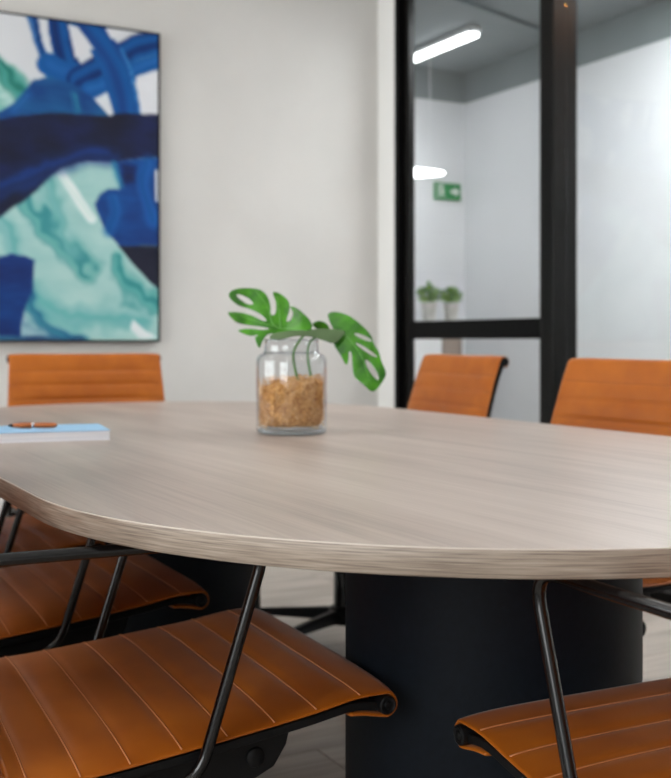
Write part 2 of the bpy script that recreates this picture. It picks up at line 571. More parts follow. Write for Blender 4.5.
# edge band: a thin strip round the rim with its own grain (UV runs along the rim)
bm = bmesh.new()
uvl = bm.loops.layers.uv.new('UVMap')
prof = [(TR - 0.004, TH - TT), (TR - 0.001, TH - TT), (TR, TH - TT + 0.0015), (TR, TH - 0.0022), (TR - 0.0007, TH - 0.0006), (TR - 0.002, TH + 0.0001), (TR - 0.0050, TH + 0.0001)]
rings = [[bm.verts.new((x, y, z)) for x, y in stadium(r)] for r, z in prof]
arc = [0]
S = stadium(TR)
for k in range(n):
    arc.append(arc[-1] + math.dist(S[k], S[(k + 1) % n]))
for q, (A, B) in enumerate(zip(rings, rings[1:])):
    for k in range(n):
        f = bm.faces.new((A[k], A[(k + 1) % n], B[(k + 1) % n], B[k]))
        f.smooth = True
        for l, (u, v) in zip(f.loops, ((arc[k], prof[q][1]), (arc[k + 1], prof[q][1]), (arc[k + 1], prof[q + 1][1]), (arc[k], prof[q + 1][1]))):
            l[uvl].uv = (u, v)
obj('edge_band', bm, M['tabedge'], tb)
bm = bmesh.new()
ring = [(x, y, TH - 0.0004) for x, y in stadium(TR - 0.0012)]
tube(bm, ring + [ring[0]], 0.0011, 6, caps=False)
obj('rim_highlight', bm, mat('painted_rim_highlight', (198, 187, 177), 0.3), tb, smooth=True)  # pale thread along the rim, a highlight put into colour and shape
for yy in (1.434, 2.88):
    bm = bmesh.new()
    lathe(bm, [(0, 0), (0.233, 0), (0.235, 0.003), (0.235, TH - TT - 0.002), (0, TH - TT - 0.002)], 72)
    o = obj('pedestal', bm, M['drum'], tb, smooth=True)
    o.modifiers.new('split', 'EDGE_SPLIT').split_angle = math.radians(50)
    o.location = (0, yy - (TU0 + TU1) / 2, 0)

# ------------------------------------------------------------------ chair prototype (faces +Y, origin on the floor under its column)
CW = 0.533
HW = CW / 2
FR = Vector((0.27, 0.4445))            # front roll centre (y, z)
BR = Vector((-0.418, 0.884))          # top roll centre
def arcpts(c, r, a0, a1, n):
    return [Vector((c.x + r * math.cos(math.radians(a0 + (a1 - a0) * k / (n - 1))), c.y + r * math.sin(math.radians(a0 + (a1 - a0) * k / (n - 1))))) for k in range(n)]
seat_path = [Vector((0.215, 0.4385)), Vector((0.240, 0.4355))] + arcpts(FR, 0.0150, -100, 82, 8) + \
    [Vector((0.225, 0.4585)), Vector((0.15, 0.4475)), Vector((0.05, 0.4365)), Vector((-0.04, 0.4275)), Vector((-0.13, 0.420)), Vector((-0.20, 0.4175)), Vector((-0.243, 0.421))]
back_path = [Vector((-0.243, 0.421)), Vector((-0.276, 0.436)), Vector((-0.297, 0.47)), Vector((-0.314, 0.55)), Vector((-0.343, 0.69)), Vector((-0.377, 0.81)), Vector((-0.400, 0.876))] + \
    arcpts(BR, 0.0135, 25, 205, 8) + [Vector((-0.424, 0.868))]
def wf(p):
    """width factor at (y, z): the sling is widest at the back of the seat and narrows towards the top of the back"""
    if p.y > 0.46 and p.x < -0.1:
        return 1.065 - 0.08 * min(1.0, (p.y - 0.46) / 0.42)
    return 1.0 + 0.065 * max(0.0, min(1.0, (0.22 - p.x) / 0.40))

def sling(path, n, seam_s, tmin, tmax, crown, parent, name, sgn=1, fade=lambda s: 1.0):
    """padded leather sheet along a (y, z) path, pinched at the seams; returns seam centre lines"""
    P, L = spline(path, n)
    NX = 20
    xs = [-HW + CW * (0.5 - 0.5 * math.cos(math.pi * i / NX)) for i in range(NX + 1)]
    bm = bmesh.new()
    top, bot = [], []
    nrm = []
    for i in range(n):
        d = (P[min(n - 1, i + 1)] - P[max(0, i - 1)]).normalized()
        nrm.append(Vector((d.y, -d.x)))        # left-hand normal chosen below
    S = [L * i / (n - 1) for i in range(n)]
    seams = []
    for i in range(n):
        s = S[i]
        N = nrm[i] * sgn
        # pillow between seams
        j = 0
        while j < len(seam_s) - 1 and s > seam_s[j + 1]: j += 1
        a, b = seam_s[j], seam_s[j + 1]
        t = min(1, max(0, (s - a) / (b - a)))
        pil = (1 - abs(2 * t - 1) ** 4)
        rowt, rowb = [], []
        for x in xs:
            e = abs(x) / HW
            edge = max(0.0, 1 - e ** 12)
            flat = max(0.0, 1 - e ** 5)
            c = crown * fade(s) * (1 - e ** 3.2)
            th = tmin + (tmax - tmin) * pil * flat * 1.0
            th = 0.002 + (th - 0.002) * edge ** 0.5
            p = P[i] + N * c
            rowt.append(bm.verts.new((x * wf(p), *(p + N * th))))
            rowb.append(bm.verts.new((x * wf(p), *(p - N * 0.004 * edge ** 0.5))))
        top.append(rowt)
        bot.append(rowb)
    for i in range(n - 1):
        for k in range(NX):
            bm.faces.new((top[i][k], top[i][k + 1], top[i + 1][k + 1], top[i + 1][k]))
            bm.faces.new((bot[i][k + 1], bot[i][k], bot[i + 1][k], bot[i + 1][k + 1]))
        bm.faces.new((bot[i][0], top[i][0], top[i + 1][0], bot[i + 1][0]))
        bm.faces.new((top[i][NX], bot[i][NX], bot[i + 1][NX], top[i + 1][NX]))
    for i in (0, n - 1):
        for k in range(NX):
            bm.faces.new((top[i][k + 1], top[i][k], bot[i][k], bot[i][k + 1]))
    o = obj(name, bm, M['leather'], parent, smooth=True)
    for s in seam_s[1:-1]:
        i = min(range(n), key=lambda q: abs(S[q] - s))
        N = nrm[i] * sgn
        pts = []
        for x in xs[1:-1]:
            e = abs(x) / HW
            c = crown * fade(s) * (1 - e ** 3.2)
            th = 0.002 + (tmin - 0.002) * max(0.0, 1 - e ** 12) ** 0.5
            q = P[i] + N * (c + th + (0.0006 if name == 'seat' else -0.0002))
            pts.append((x * wf(q), q.x, q.y))
        b2 = bmesh.new()
        tube(b2, pts, 0.0013, 5)
        obj('seam', b2, M['seam'] if name == 'seat' else M['seam_shade'], o, smooth=True)
    return o

ch = empty('office_chair', (0, 0, 0))
_, Ls = spline(seat_path, 50)
# seams: first pad wraps the roll
s0 = Ls - 0.0645 * 7 - 0.022
sling(seat_path, 130, [0, s0 - 0.0] + [s0 + 0.0645 * k for k in range(1, 8)] + [Ls + 0.03], 0.0050, 0.0092, 0.010, ch, 'seat', 1, lambda s: min(1.0, max(0.0, (s - 0.10) / 0.22)))
_, Lb = spline(back_path, 50)
sling(back_path, 130, [-0.03] + [Lb - 0.066 - 0.040 - 0.0500 * k for k in range(8, -1, -1)] + [Lb + 0.02], 0.005, 0.0105, -0.006, ch, 'backrest', 1)

# side rails follow the sling just under it
rail_path = [Vector((0.262, 0.441)), Vector((0.22, 0.446)), Vector((0.15, 0.437)), Vector((0.05, 0.426)), Vector((-0.04, 0.417)), Vector((-0.13, 0.4095)), Vector((-0.20, 0.407)),
             Vector((-0.25, 0.411)), Vector((-0.288, 0.430)), Vector((-0.309, 0.468)), Vector((-0.326, 0.552)), Vector((-0.355, 0.693)), Vector((-0.389, 0.812)), Vector((-0.416, 0.879))]
RP, _ = spline(rail_path, 60)
for sx in (-1, 1):
    bm = bmesh.new()
    rows = []
    for i, p in enumerate(RP):
        d = (RP[min(59, i + 1)] - RP[max(0, i - 1)]).normalized()
        N = Vector((d.y, -d.x))           # away from the sitter
        N = -N if False else N
        w = 0.0075
        rows.append([bm.verts.new((sx * (HW * wf(p) - 0.010) + dx, *(p + N * q))) for dx, q in ((-w, -0.005), (w, -0.005), (w, 0.007), (-w, 0.007))])
    for A, B in zip(rows, rows[1:]):
        for k in range(4):
            bm.faces.new((A[k], A[(k + 1) % 4], B[(k + 1) % 4], B[k]))
    bm.faces.new(rows[0][::-1])
    bm.faces.new(rows[-1])
    obj('side_rail', bm, M['plastic'], ch, bevel=0.002)
    for c in (FR, BR):
        bm = bmesh.new()
        prf = [(0, 0.0045), (0.0045, 0.0045), (0.0055, 0.0028), (0.0085, 0.0028), (0.0105, 0.0045), (0.0128, 0.0032), (0.0135, 0.0), (0.0135, -0.03), (0, -0.03)]
        lathe(bm, prf, 24)
        o = obj('end_cap', bm, M['plastic'], ch, smooth=True)
        o.modifiers.new('split', 'EDGE_SPLIT').split_angle = math.radians(45)
        o.rotation_euler = (0, sx * math.pi / 2, 0)
        o.location = (sx * (HW * wf(c) + 0.0005), c.x, c.y)
    # armrest: tube loop outside the rail
    ax = sx * (HW - 0.010)
    def fil(pts, rad):
        """round the corners of a polyline"""
        out = [Vector(pts[0])]
        for a, b, c in zip(pts, pts[1:], pts[2:]):
            a, b, c = Vector(a), Vector(b), Vector(c)
            p = b + (a - b).normalized() * rad
            q = b + (c - b).normalized() * rad
            for k in range(8):
                t = k / 7
                out.append((1 - t) ** 2 * p + 2 * t * (1 - t) * b + t * t * q)
        out.append(Vector(pts[-1]))
        return out
    xo = sx * (HW * 1.045 + 0.010)
    pts = fil([(sx * (HW - 0.045), -0.182, 0.395), (xo, -0.138, 0.384), (xo, -0.012, 0.390), (xo, 0.084, 0.694), (xo, -0.28, 0.694), (sx * (HW - 0.010), -0.352, 0.690)], 0.045)
    bm = bmesh.new()
    tube(bm, pts, 0.0078, 12)
    obj('armrest', bm, M['tube'], ch, smooth=True)
    # bracket under the seat edge
    bm = bmesh.new()
    poly = [(0.135, 0.431), (0.128, 0.405), (0.11, 0.378), (0.05, 0.352), (-0.08, 0.345), (-0.16, 0.352), (-0.20, 0.375), (-0.205, 0.398), (-0.13, 0.398), (-0.04, 0.406), (0.05, 0.418)]
    x0, x1 = sorted((sx * (HW - 0.075), sx * (HW - 0.020)))
    prism(bm, poly, 'x', x0, x1)
    br = obj('seat_bracket', bm, M['plastic'], ch, bevel=0.004)
    bm = bmesh.new()
    lathe(bm, [(0, 0.004), (0.012, 0.004), (0.0135, 0.0015), (0.0135, -0.01), (0, -0.01)], 20)
    o = obj('bolt_cover', bm, M['plastic'], br, smooth=True)
    o.rotation_euler = (0, sx * math.pi / 2, 0)
    o.location = (sx * (HW - 0.020), 0.082, 0.396)
# spreader bars across, mechanism box, column
for yy in (0.02, -0.12):
    bm = bmesh.new()
    tube(bm, [(-HW + 0.06, yy, 0.378), (-0.11, yy, 0.37), (0.11, yy, 0.37), (HW - 0.06, yy, 0.378)], 0.014, 10)
    obj('spreader', bm, M['plastic'], ch, smooth=True)
bm = bmesh.new()
prism(bm, [(0.115, 0.40), (0.12, 0.35), (0.09, 0.29), (0.05, 0.27), (-0.10, 0.27), (-0.165, 0.31), (-0.17, 0.385)], 'x', -0.10, 0.10)
obj('tilt_mechanism', bm, M['plastic'], ch, bevel=0.008)
bm = bmesh.new()
tube(bm, [(-0.20, -0.215, 0.30), (-0.185, -0.215, 0.30), (0.185, -0.215, 0.30), (0.20, -0.215, 0.30)], [0.020, 0.028, 0.028, 0.020], 16)
bx(bm, -0.06, 0.06, -0.22, -0.15, 0.285, 0.36)
o = obj('spring_housing', bm, M['plastic'], ch, smooth=True)
o.modifiers.new('split', 'EDGE_SPLIT').split_angle = math.radians(40)
bm = bmesh.new()
tube(bm, [(0.095, 0.03, 0.325), (0.16, 0.035, 0.322), (0.22, 0.05, 0.314)], [0.005, 0.005, 0.008], 8)
obj('height_lever', bm, M['plastic'], ch, smooth=True)
bm = bmesh.new()
lathe(bm, [(0, 0.09), (0.030, 0.09), (0.030, 0.235), (0.027, 0.24), (0.016, 0.24), (0.016, 0.28), (0, 0.28)], 20)
o = obj('gas_column', bm, M['tube'], ch, smooth=True)
o.modifiers.new('split', 'EDGE_SPLIT').split_angle = math.radians(45)
bm = bmesh.new()
lathe(bm, [(0, 0.075), (0.042, 0.075), (0.046, 0.082), (0.046, 0.118), (0.038, 0.128), (0, 0.128)], 24)
o = obj('base_hub', bm, M['plastic'], ch, smooth=True)
o.modifiers.new('split', 'EDGE_SPLIT').split_angle = math.radians(45)
def build_leg_meshes():
    bm = bmesh.new()
    secs = [(0.035, 0.020, 0.082, 0.122), (0.12, 0.017, 0.080, 0.112), (0.24, 0.0135, 0.075, 0.098), (0.315, 0.0115, 0.072, 0.090), (0.325, 0.009, 0.073, 0.087)]
    rows = []
    for r, w, z0, z1 in secs:
        rows.append([bm.verts.new(p) for p in ((r, -w, z0), (r, w, z0), (r, w * 0.9, z1 - 0.006), (r, w * 0.5, z1), (r, -w * 0.5, z1), (r, -w * 0.9, z1 - 0.006))])
    for A, B in zip(rows, rows[1:]):
        for k in range(6):
            bm.faces.new((A[k], A[(k + 1) % 6], B[(k + 1) % 6], B[k]))
    bm.faces.new(rows[0][::-1]); bm.faces.new(rows[-1])
    leg = obj('base_leg', bm, M['plastic'])
    bm = bmesh.new()
    tube(bm, [(0, 0, 0.052), (0, 0, 0.078)], 0.0055, 8)
    # hood: arched cover over the wheels
    pts = []
    for k in range(13):
        t = math.radians(-10 + 200 * k / 12)
        pts.append((0.012 + 0.029 * math.cos(t), 0.028 + 0.029 * math.sin(t)))
    for k in range(13):
        t = math.radians(190 - 200 * k / 12)
        pts.append((0.012 + 0.0265 * math.cos(t), 0.028 + 0.0265 * math.sin(t)))
    prism(bm, pts, 'y', -0.023, 0.023)
    bx(bm, 0.002, 0.022, -0.004, 0.004, 0.02, 0.056)
    cas = obj('caster', bm, M['plastic'])
    bm = bmesh.new()
    lathe(bm, [(0, -0.0075), (0.016, -0.0075), (0.0235, -0.0068), (0.025, -0.0045), (0.025, 0.0045), (0.0235, 0.0068), (0.016, 0.0075), (0, 0.0075)], 20)
    wh = obj('wheel', bm, M['rubber'], smooth=True)
    return leg, cas, wh
leg, cas, wh = build_leg_meshes()
for k in range(5):
    a = math.radians(90 + 72 * k)
    mesh_obj('base_leg', leg.data, ch, (0, 0, 0), (0, 0, a))
    c = mesh_obj('caster', cas.data, ch, (0.312 * math.cos(a), 0.312 * math.sin(a), 0), (0, 0, a + 0.9 + k))
    for sy in (-1, 1):
        mesh_obj('wheel', wh.data, c, (0.012, sy * 0.0135, 0.025), (math.pi / 2, 0, 0))
for o in (leg, cas, wh):
    bpy.data.objects.remove(o)

def place(o, front_roll, facing_deg, base_deg=None):
    """put the chair so that the middle of its front roll stands at (x, y); facing: 0 = +X, 90 = +Y"""
    a = math.radians(facing_deg)
    d = Vector((math.cos(a), math.sin(a)))
    p = Vector(front_roll) - d * FR.x
    o.location = (p.x, p.y, 0)
    o.rotation_euler = (0, 0, a - math.pi / 2)
    if base_deg is not None:
        # swivel the star base under the seat
        rot = math.radians(base_deg)
        for c in o.children:
            if c.name.split('.')[0] in ('base_leg', 'caster'):
                c.location = Matrix.Rotation(rot, 3, 'Z') @ Vector(c.location)
                c.rotation_euler.z += rot
CHAIRS = [
    ((0.808, 1.570), -3, 36, 'cognac leather chair in the foreground, seat tucked under left of the table, closest to camera'),
    ((0.800, 2.265), -1, 20, 'cognac leather chair in the middle of the row along the left table side'),
    ((0.775, 2.875), 0, 36, 'cognac leather chair farthest along the left table side, glimpsed below the notebook'),
    ((1.083, 1.145), 87, 36, 'cognac leather chair at the near table end, cut by the lower right corner'),
    ((0.996, 3.16), -98, 36, 'cognac leather chair at the far table end, below the blue painting'),
    ((1.388, 3.01), 173, 26, 'cognac leather chair in front of the glass door, its back leaning beside the monstera'),
    ((1.30, 2.04), 180, 50, 'cognac leather chair at the right edge, in front of the fixed glazing'),
]
for i, (p, a, b, lab) in enumerate(CHAIRS):
    o = ch if i == len(CHAIRS) - 1 else dup_tree(ch)
    place(o, p, a, b)
    tag(o, lab, 'chair', 'chairs around the meeting table')

# ------------------------------------------------------------------ painting on the far wall
PV0, PV1, PZ0, PZ1 = 0.54, 1.712, 0.942, 2.355
pt = empty('painting', ((PV0 + PV1) / 2, UW, PZ0))
tag(pt, 'large abstract canvas of navy, blue and teal brush strokes in thin black frame', 'painting')
PWD, PHT = PV1 - PV0, PZ1 - PZ0
M['canvas'] = mat('canvas_paint', (200, 200, 200), 0.6, spec=0.2)
at = nd(M['canvas'], 'ShaderNodeAttribute', attribute_name='paint')
lk(M['canvas'], at.outputs['Color'], M['canvas'].node_tree.nodes['Principled BSDF'].inputs['Base Color'])

def topy(px): return 11 + 0.148 * px
def rect(px, py):
    """sketch coordinates of the visible part -> canvas fractions (a across, b down)"""
    return (px / 159.0, (py - topy(px)) / (340.5 - topy(px)))
def poly_sd(p, poly):
    """signed distance (negative inside) in canvas metres"""
    x, y = p
    inside = False
    best = 9
    n = len(poly)
    for i in range(n):
        x0, y0 = poly[i]
        x1, y1 = poly[(i + 1) % n]
        if (y0 > y) != (y1 > y) and x < (x1 - x0) * (y - y0) / (y1 - y0) + x0:
            inside = not inside
        dx, dy = x1 - x0, y1 - y0
        t = max(0, min(1, ((x - x0) * dx + (y - y0) * dy) / (dx * dx + dy * dy + 1e-12)))
        d = math.hypot(x - x0 - t * dx, y - y0 - t * dy)
        if d < best: best = d
    return -best if inside else best
AS, BS = 0.73, 1.41
def poly_c(pts, off=0, sc=3.947):
    out = []
    for x, y in pts:
        a, b = rect(x / sc, y / sc + off)
        out.append((a * AS, b * BS))
    return out
def stroke_c(pts, w, off=0, sc=3.947):
    """polyline with half-width (in sketch units) -> list of metric points with width"""
    P, _ = spline([(x, y) for x, y in pts], 14)
    out = []
    for p in P:
        a, b = rect(p.x / sc, p.y / sc + off)
        out.append((a * AS, b * BS))
    return out, w / sc / 159 * AS
def line_d(p, pts):
    best, bt = 9, 0
    x, y = p
    n = len(pts) - 1
    for i in range(n):
        x0, y0 = pts[i]; x1, y1 = pts[i + 1]
        dx, dy = x1 - x0, y1 - y0
        t = max(0, min(1, ((x - x0) * dx + (y - y0) * dy) / (dx * dx + dy * dy + 1e-12)))
        cx, cy = x - x0 - t * dx, y - y0 - t * dy
        d = math.hypot(cx, cy)
        if d < best:
            best = d
            bt = (dx * cy - dy * cx)
            bt = math.copysign(d, bt)
    return best, bt
# layers, bottom to top: (kind, shape, colour a, colour b, softness, warp, opacity)
LY = []
def Pg(pts, ca, cb, off=0, soft=0.006, warp=0.012, op=1.0, ns=7.0): LY.append(('p', poly_c(pts, off), ca, cb, soft, warp, op, ns))
def St(pts, w, ca, cb, off=0, soft=0.006, warp=0.006, op=1.0, ns=9.0): LY.append(('s', stroke_c(pts, w, off), ca, cb, soft, warp, op, ns))
WHT = (208, 211, 216); TEA = (54, 134, 140); AQU = (148, 192, 190); AQD = (108, 172, 174)
BLU = (12, 82, 148); BLD = (10, 42, 100); NAV = (26, 34, 74); NVD = (24, 26, 44)
# teal wash upper left
Pg([(-430, 150), (-20, 190), (60, 250), (100, 310), (120, 360), (20, 470), (-430, 560)], (86, 160, 150), (190, 216, 212), soft=0.03, warp=0.05)
St([(0, 230), (40, 290), (90, 350)], 34, (30, 110, 100), (70, 150, 140), soft=0.02, warp=0.03, op=0.9)
# aqua sea
Pg([(-430, 120), (0, 90), (120, 20), (250, -20), (420, -30), (640, -60), (640, 720), (-430, 720)], AQU, (166, 202, 198), off=170, soft=0.01, warp=0.01)
St([(100, 90), (170, 200), (250, 300), (340, 410)], 40, TEA, (100, 170, 166), off=170, soft=0.03, warp=0.05, op=0.95)
St([(180, 40), (230, 180), (290, 330)], 24, (84, 158, 156), AQD, off=170, soft=0.03, warp=0.04, op=0.8)
St([(0, 190), (40, 260), (60, 330)], 26, (84, 160, 160), AQD, off=170, soft=0.03, warp=0.04, op=0.7)
St([(450, 380), (500, 470), (640, 540)], 38, (50, 134, 136), (90, 166, 162), off=170, soft=0.025, warp=0.05, op=0.95)
St([(150, 520), (260, 590), (420, 580), (560, 600)], 45, (90, 168, 166), AQD, off=170, soft=0.04, warp=0.05, op=0.8)
St([(240, 10), (285, 90), (350, 190)], 18, (226, 232, 232), (200, 222, 218), off=170, soft=0.012, warp=0.008)
Pg([(515, 590), (570, 640), (620, 665), (540, 668), (505, 630)], (228, 230, 234), (214, 222, 224), off=170, warp=0.006)
Pg([(90, 560), (130, 610), (200, 640), (300, 672), (60, 690)], (170, 200, 205), (60, 110, 140), off=170, warp=0.03, soft=0.02)
St([(110, 480), (140, 570), (210, 650), (330, 690)], 22, (24, 90, 130), (50, 130, 150), off=170, soft=0.02, warp=0.04, op=0.85)
# blue strokes at the top
St([(120, 60), (150, 170), (205, 280)], 16, (40, 96, 160), (70, 120, 176), warp=0.008)
St([(135, 60), (150, 150), (180, 250)], 10, BLD, BLU, warp=0.006)
St([(225, 60), (240, 160), (270, 270), (320, 340)], 44, BLU, BLD)
St([(190, 250), (240, 280), (300, 290)], 46, (24, 90, 160), BLU)
St([(640, 150), (520, 190), (400, 250), (300, 310)], 46, BLD, BLU)
St([(640, 235), (520, 280), (400, 330), (350, 350)], 34, BLU, (30, 96, 166))
St([(330, 90), (400, 180), (450, 280), (490, 450)], 56, BLU, (18, 62, 128))
St([(470, 190), (510, 300), (540, 440)], 8, (60, 130, 190), BLU, op=0.8)
Pg([(260, 92), (300, 100), (360, 185), (290, 225)], (214, 214, 220), WHT, warp=0.005)
Pg([(405, 108), (500, 122), (430, 150)], (226, 226, 230), WHT, warp=0.005)
Pg([(525, 300), (640, 265), (640, 455), (550, 445)], (218, 220, 226), WHT, warp=0.006)
Pg([(380, 380), (415, 360), (440, 445), (405, 440)], (214, 222, 226), WHT, warp=0.006, soft=0.008)
# arch
Pg([(-60, 480), (60, 400), (130, 320), (200, 298), (280, 325), (350, 370), (420, 455), (420, 520), (-60, 520)], (18, 62, 122), (26, 88, 140), warp=0.008)
St([(285, 370), (300, 430)], 14, (48, 140, 160), (24, 90, 140), soft=0.015, op=0.8)
St([(110, 370), (60, 430)], 16, (46, 104, 170), BLU, soft=0.015, op=0.6)
# broad navy band
Pg([(-430, 500), (-20, 470), (60, 455), (200, 440), (420, 455), (450, 445), (650, 455), (650, 620), (440, 632), (330, 640), (240, 660), (180, 710), (90, 800), (0, 865), (-430, 900)], NAV, NVD, warp=0.008)
St([(-60, 770), (60, 720), (200, 650), (420, 600)], 40, (22, 56, 122), (24, 40, 88), soft=0.03, warp=0.02, op=0.75, ns=5)
# blue mass on the right
Pg([(365, 130), (380, 95), (415, 70), (465, 78), (450, 10), (430, -40), (650, -50), (650, 300), (460, 300), (420, 250), (385, 190)], (18, 72, 140), (22, 54, 116), off=170, warp=0.008)
St([(420, 240), (450, 170), (440, 110)], 24, (30, 100, 170), BLU, off=170, soft=0.02, op=0.7)
St([(580, -30), (560, 60), (600, 200)], 30, (28, 92, 168), BLU, off=170, soft=0.02, op=0.7)
St([(440, -30), (450, 20), (470, 60)], 14, (60, 150, 170), (30, 100, 160), off=170, soft=0.012, op=0.7)
Pg([(470, -30), (530, -20), (530, 50), (480, 60)], (18, 40, 96), NAV, off=170, soft=0.015)
Pg([(605, 0), (650, -5), (650, 150), (610, 120)], (214, 222, 230), WHT, off=170, warp=0.004)
Pg([(455, 298), (650, 300), (650, 500), (560, 420), (500, 350)], NVD, (34, 36, 52), off=170, warp=0.006)
# blob lower left
Pg([(-430, 380), (0, 350), (50, 328), (100, 335), (135, 355), (130, 470), (105, 540), (85, 620), (80, 700), (-430, 700)], (20, 60, 124), (22, 40, 96), off=170, warp=0.008)
Pg([(-430, 640), (60, 655), (200, 660), (320, 672), (320, 700), (-430, 700)], (26, 50, 100), (60, 120, 150), off=170, warp=0.02, soft=0.012)

NA, NB = 130, 156
A_MIN = -(1.0 - PV0) / AS * 1.0 - 0.0
bm = bmesh.new()
cl = bm.verts.layers.float_color.new('paint')
grid = []
DEP = 0.040
for j in range(NB + 1):
    r_ = []
    for i in range(NA + 1):
        fx_ = i / NA
        fz = j / NB
        xm = PV0 + 0.008 + (PWD - 0.016) * fx_ - 0.985          # metres from the left end of the sketch
        ym = fz * BS
        nz = noise.noise(Vector((xm * 9, ym * 9, 0))) + 0.5 * noise.noise(Vector((xm * 22, ym * 22, 3)))
        nz2 = noise.noise(Vector((xm * 9, ym * 9, 11))) + 0.5 * noise.noise(Vector((xm * 22, ym * 22, 17)))
        g = noise.noise(Vector((xm * 3, ym * 3, 7)))
        base = [WHT[k] + 6 * g for k in range(3)]
        for kind, sh, ca, cb, soft, warp, op, ns in LY:
            p = (xm + nz * warp, ym + nz2 * warp)
            if kind == 'p':
                d = poly_sd(p, sh)
                t = 0.5 + 0.9 * noise.noise(Vector((xm * ns, ym * ns * 1.6, ns))) + 0.3 * noise.noise(Vector((xm * ns * 2, ym * ns * 7, ns)))
            else:
                d0, sd = line_d(p, sh[0])
                d = d0 - sh[1]
                t = 0.5 + 0.5 * math.sin(sd / max(1e-6, sh[1]) * 5 + 3 * g)
            if d > soft: continue
            m_ = min(1, max(0, (soft - d) / (2 * soft))) * op
            m_ = m_ * m_ * (3 - 2 * m_)
            t = min(1, max(0, t + 0.25 * nz))
            for k in range(3):
                base[k] = base[k] * (1 - m_) + (ca[k] * (1 - t) + cb[k] * t) * m_
        v = bm.verts.new((-PWD / 2 + 0.008 + (PWD - 0.016) * fx_, -DEP, PHT - 0.008 - (PHT - 0.016) * fz))
        v[cl] = (*s2l([min(255, max(0, c)) for c in base]), 1)
        r_.append(v)
    grid.append(r_)
for j in range(NB):
    for i in range(NA):
        bm.faces.new((grid[j][i], grid[j + 1][i], grid[j + 1][i + 1], grid[j][i + 1]))
cv = obj('canvas', bm, M['canvas'], pt)
sol = cv.modifiers.new('thickness', 'SOLIDIFY')
sol.thickness = 0.012
sol.offset = -1
for x0, x1, z0, z1 in ((-PWD / 2, -PWD / 2 + 0.006, 0, PHT), (PWD / 2 - 0.006, PWD / 2, 0, PHT), (-PWD / 2 + 0.006, PWD / 2 - 0.006, 0, 0.006), (-PWD / 2 + 0.006, PWD / 2 - 0.006, PHT - 0.006, PHT)):
    obj('frame_side', box_bm(x0, x1, -0.044, -0.001, z0, z1), M['black'], pt)

# ------------------------------------------------------------------ jar with monstera leaves at the middle of the table
J = Vector((1.101, 2.220, TH))
RT = Vector((math.cos(YAW), -math.sin(YAW), 0))    # two level axes for laying out the leaves
FW = Vector((math.sin(YAW), math.cos(YAW), 0))
UP = Vector((0, 0, 1))
K = 0.00229
def jp(px, py, d=0.0):
    return RT * ((px - 293) * K) + FW * d + UP * ((432.4 - py) * K)
jar = empty('glass_jar', J)
tag(jar, 'clear glass jar filled with brown fibre on the middle of the table', 'jar')
M['jarglass'] = thin_glass('jar_glass', (0.97, 0.98, 0.985), 0.02, 1.5)
M['thickglass'] = thin_glass('jar_base_glass', (0.86, 0.89, 0.92), 0.05, 1.9)
def rsq(bm, prof, n=48, e=3.2):
    """rounded-square lathe"""
    rings = []
    for r, z in prof:
        if r < 1e-6:
            rings.append([bm.verts.new((0, 0, z))]); continue
        ring = []
        for k in range(n):
            t = 2 * math.pi * k / n
            q = (abs(math.cos(t)) ** e + abs(math.sin(t)) ** e) ** (-1 / e)
            ring.append(bm.verts.new((r * q * math.cos(t), r * q * math.sin(t), z)))
        rings.append(ring)
    for a, b in zip(rings, rings[1:]):
        for k in range(n):
            q = [a[k % len(a)], a[(k + 1) % len(a)], b[(k + 1) % len(b)], b[k % len(b)]]
            u = []
            for v in q:
                if v not in u: u.append(v)
            if len(u) > 2: bm.faces.new(u)
bm = bmesh.new()
outer = [(0.0, 0.0), (0.070, 0.0), (0.076, 0.004), (0.0775, 0.012), (0.0778, 0.10), (0.0775, 0.160), (0.0755, 0.171), (0.069, 0.178), (0.062, 0.181), (0.0595, 0.186), (0.0592, 0.207), (0.0605, 0.211)]
inner = [(0.0585, 0.211), (0.0570, 0.206), (0.0572, 0.184), (0.060, 0.178), (0.067, 0.1745), (0.0725, 0.168), (0.0745, 0.158), (0.0748, 0.03), (0.073, 0.018), (0.066, 0.013), (0.0, 0.013)]
SJ = 1.025
lathe(bm, [(r * SJ, z) for r, z in outer + inner], 56)
g = obj('glass_body', bm, M['jarglass'], jar, smooth=True)
bm = bmesh.new()
lathe(bm, [(r * SJ, z) for r, z in [(0, 0.0012), (0.069, 0.0012), (0.0752, 0.006), (0.0755, 0.0095), (0.066, 0.0118), (0, 0.0118)]], 48)
obj('glass_base', bm, M['thickglass'], jar, smooth=True)
bm = bmesh.new()
for z, r in ((0.2105, 0.0597), (0.1815, 0.0615)):
    pts = [(r * math.cos(2 * math.pi * k / 40), r * math.sin(2 * math.pi * k / 40), z) for k in range(41)]
    tube(bm, pts, 0.0016, 6, caps=False)
obj('rim', bm, M['thickglass'], jar, smooth=True)

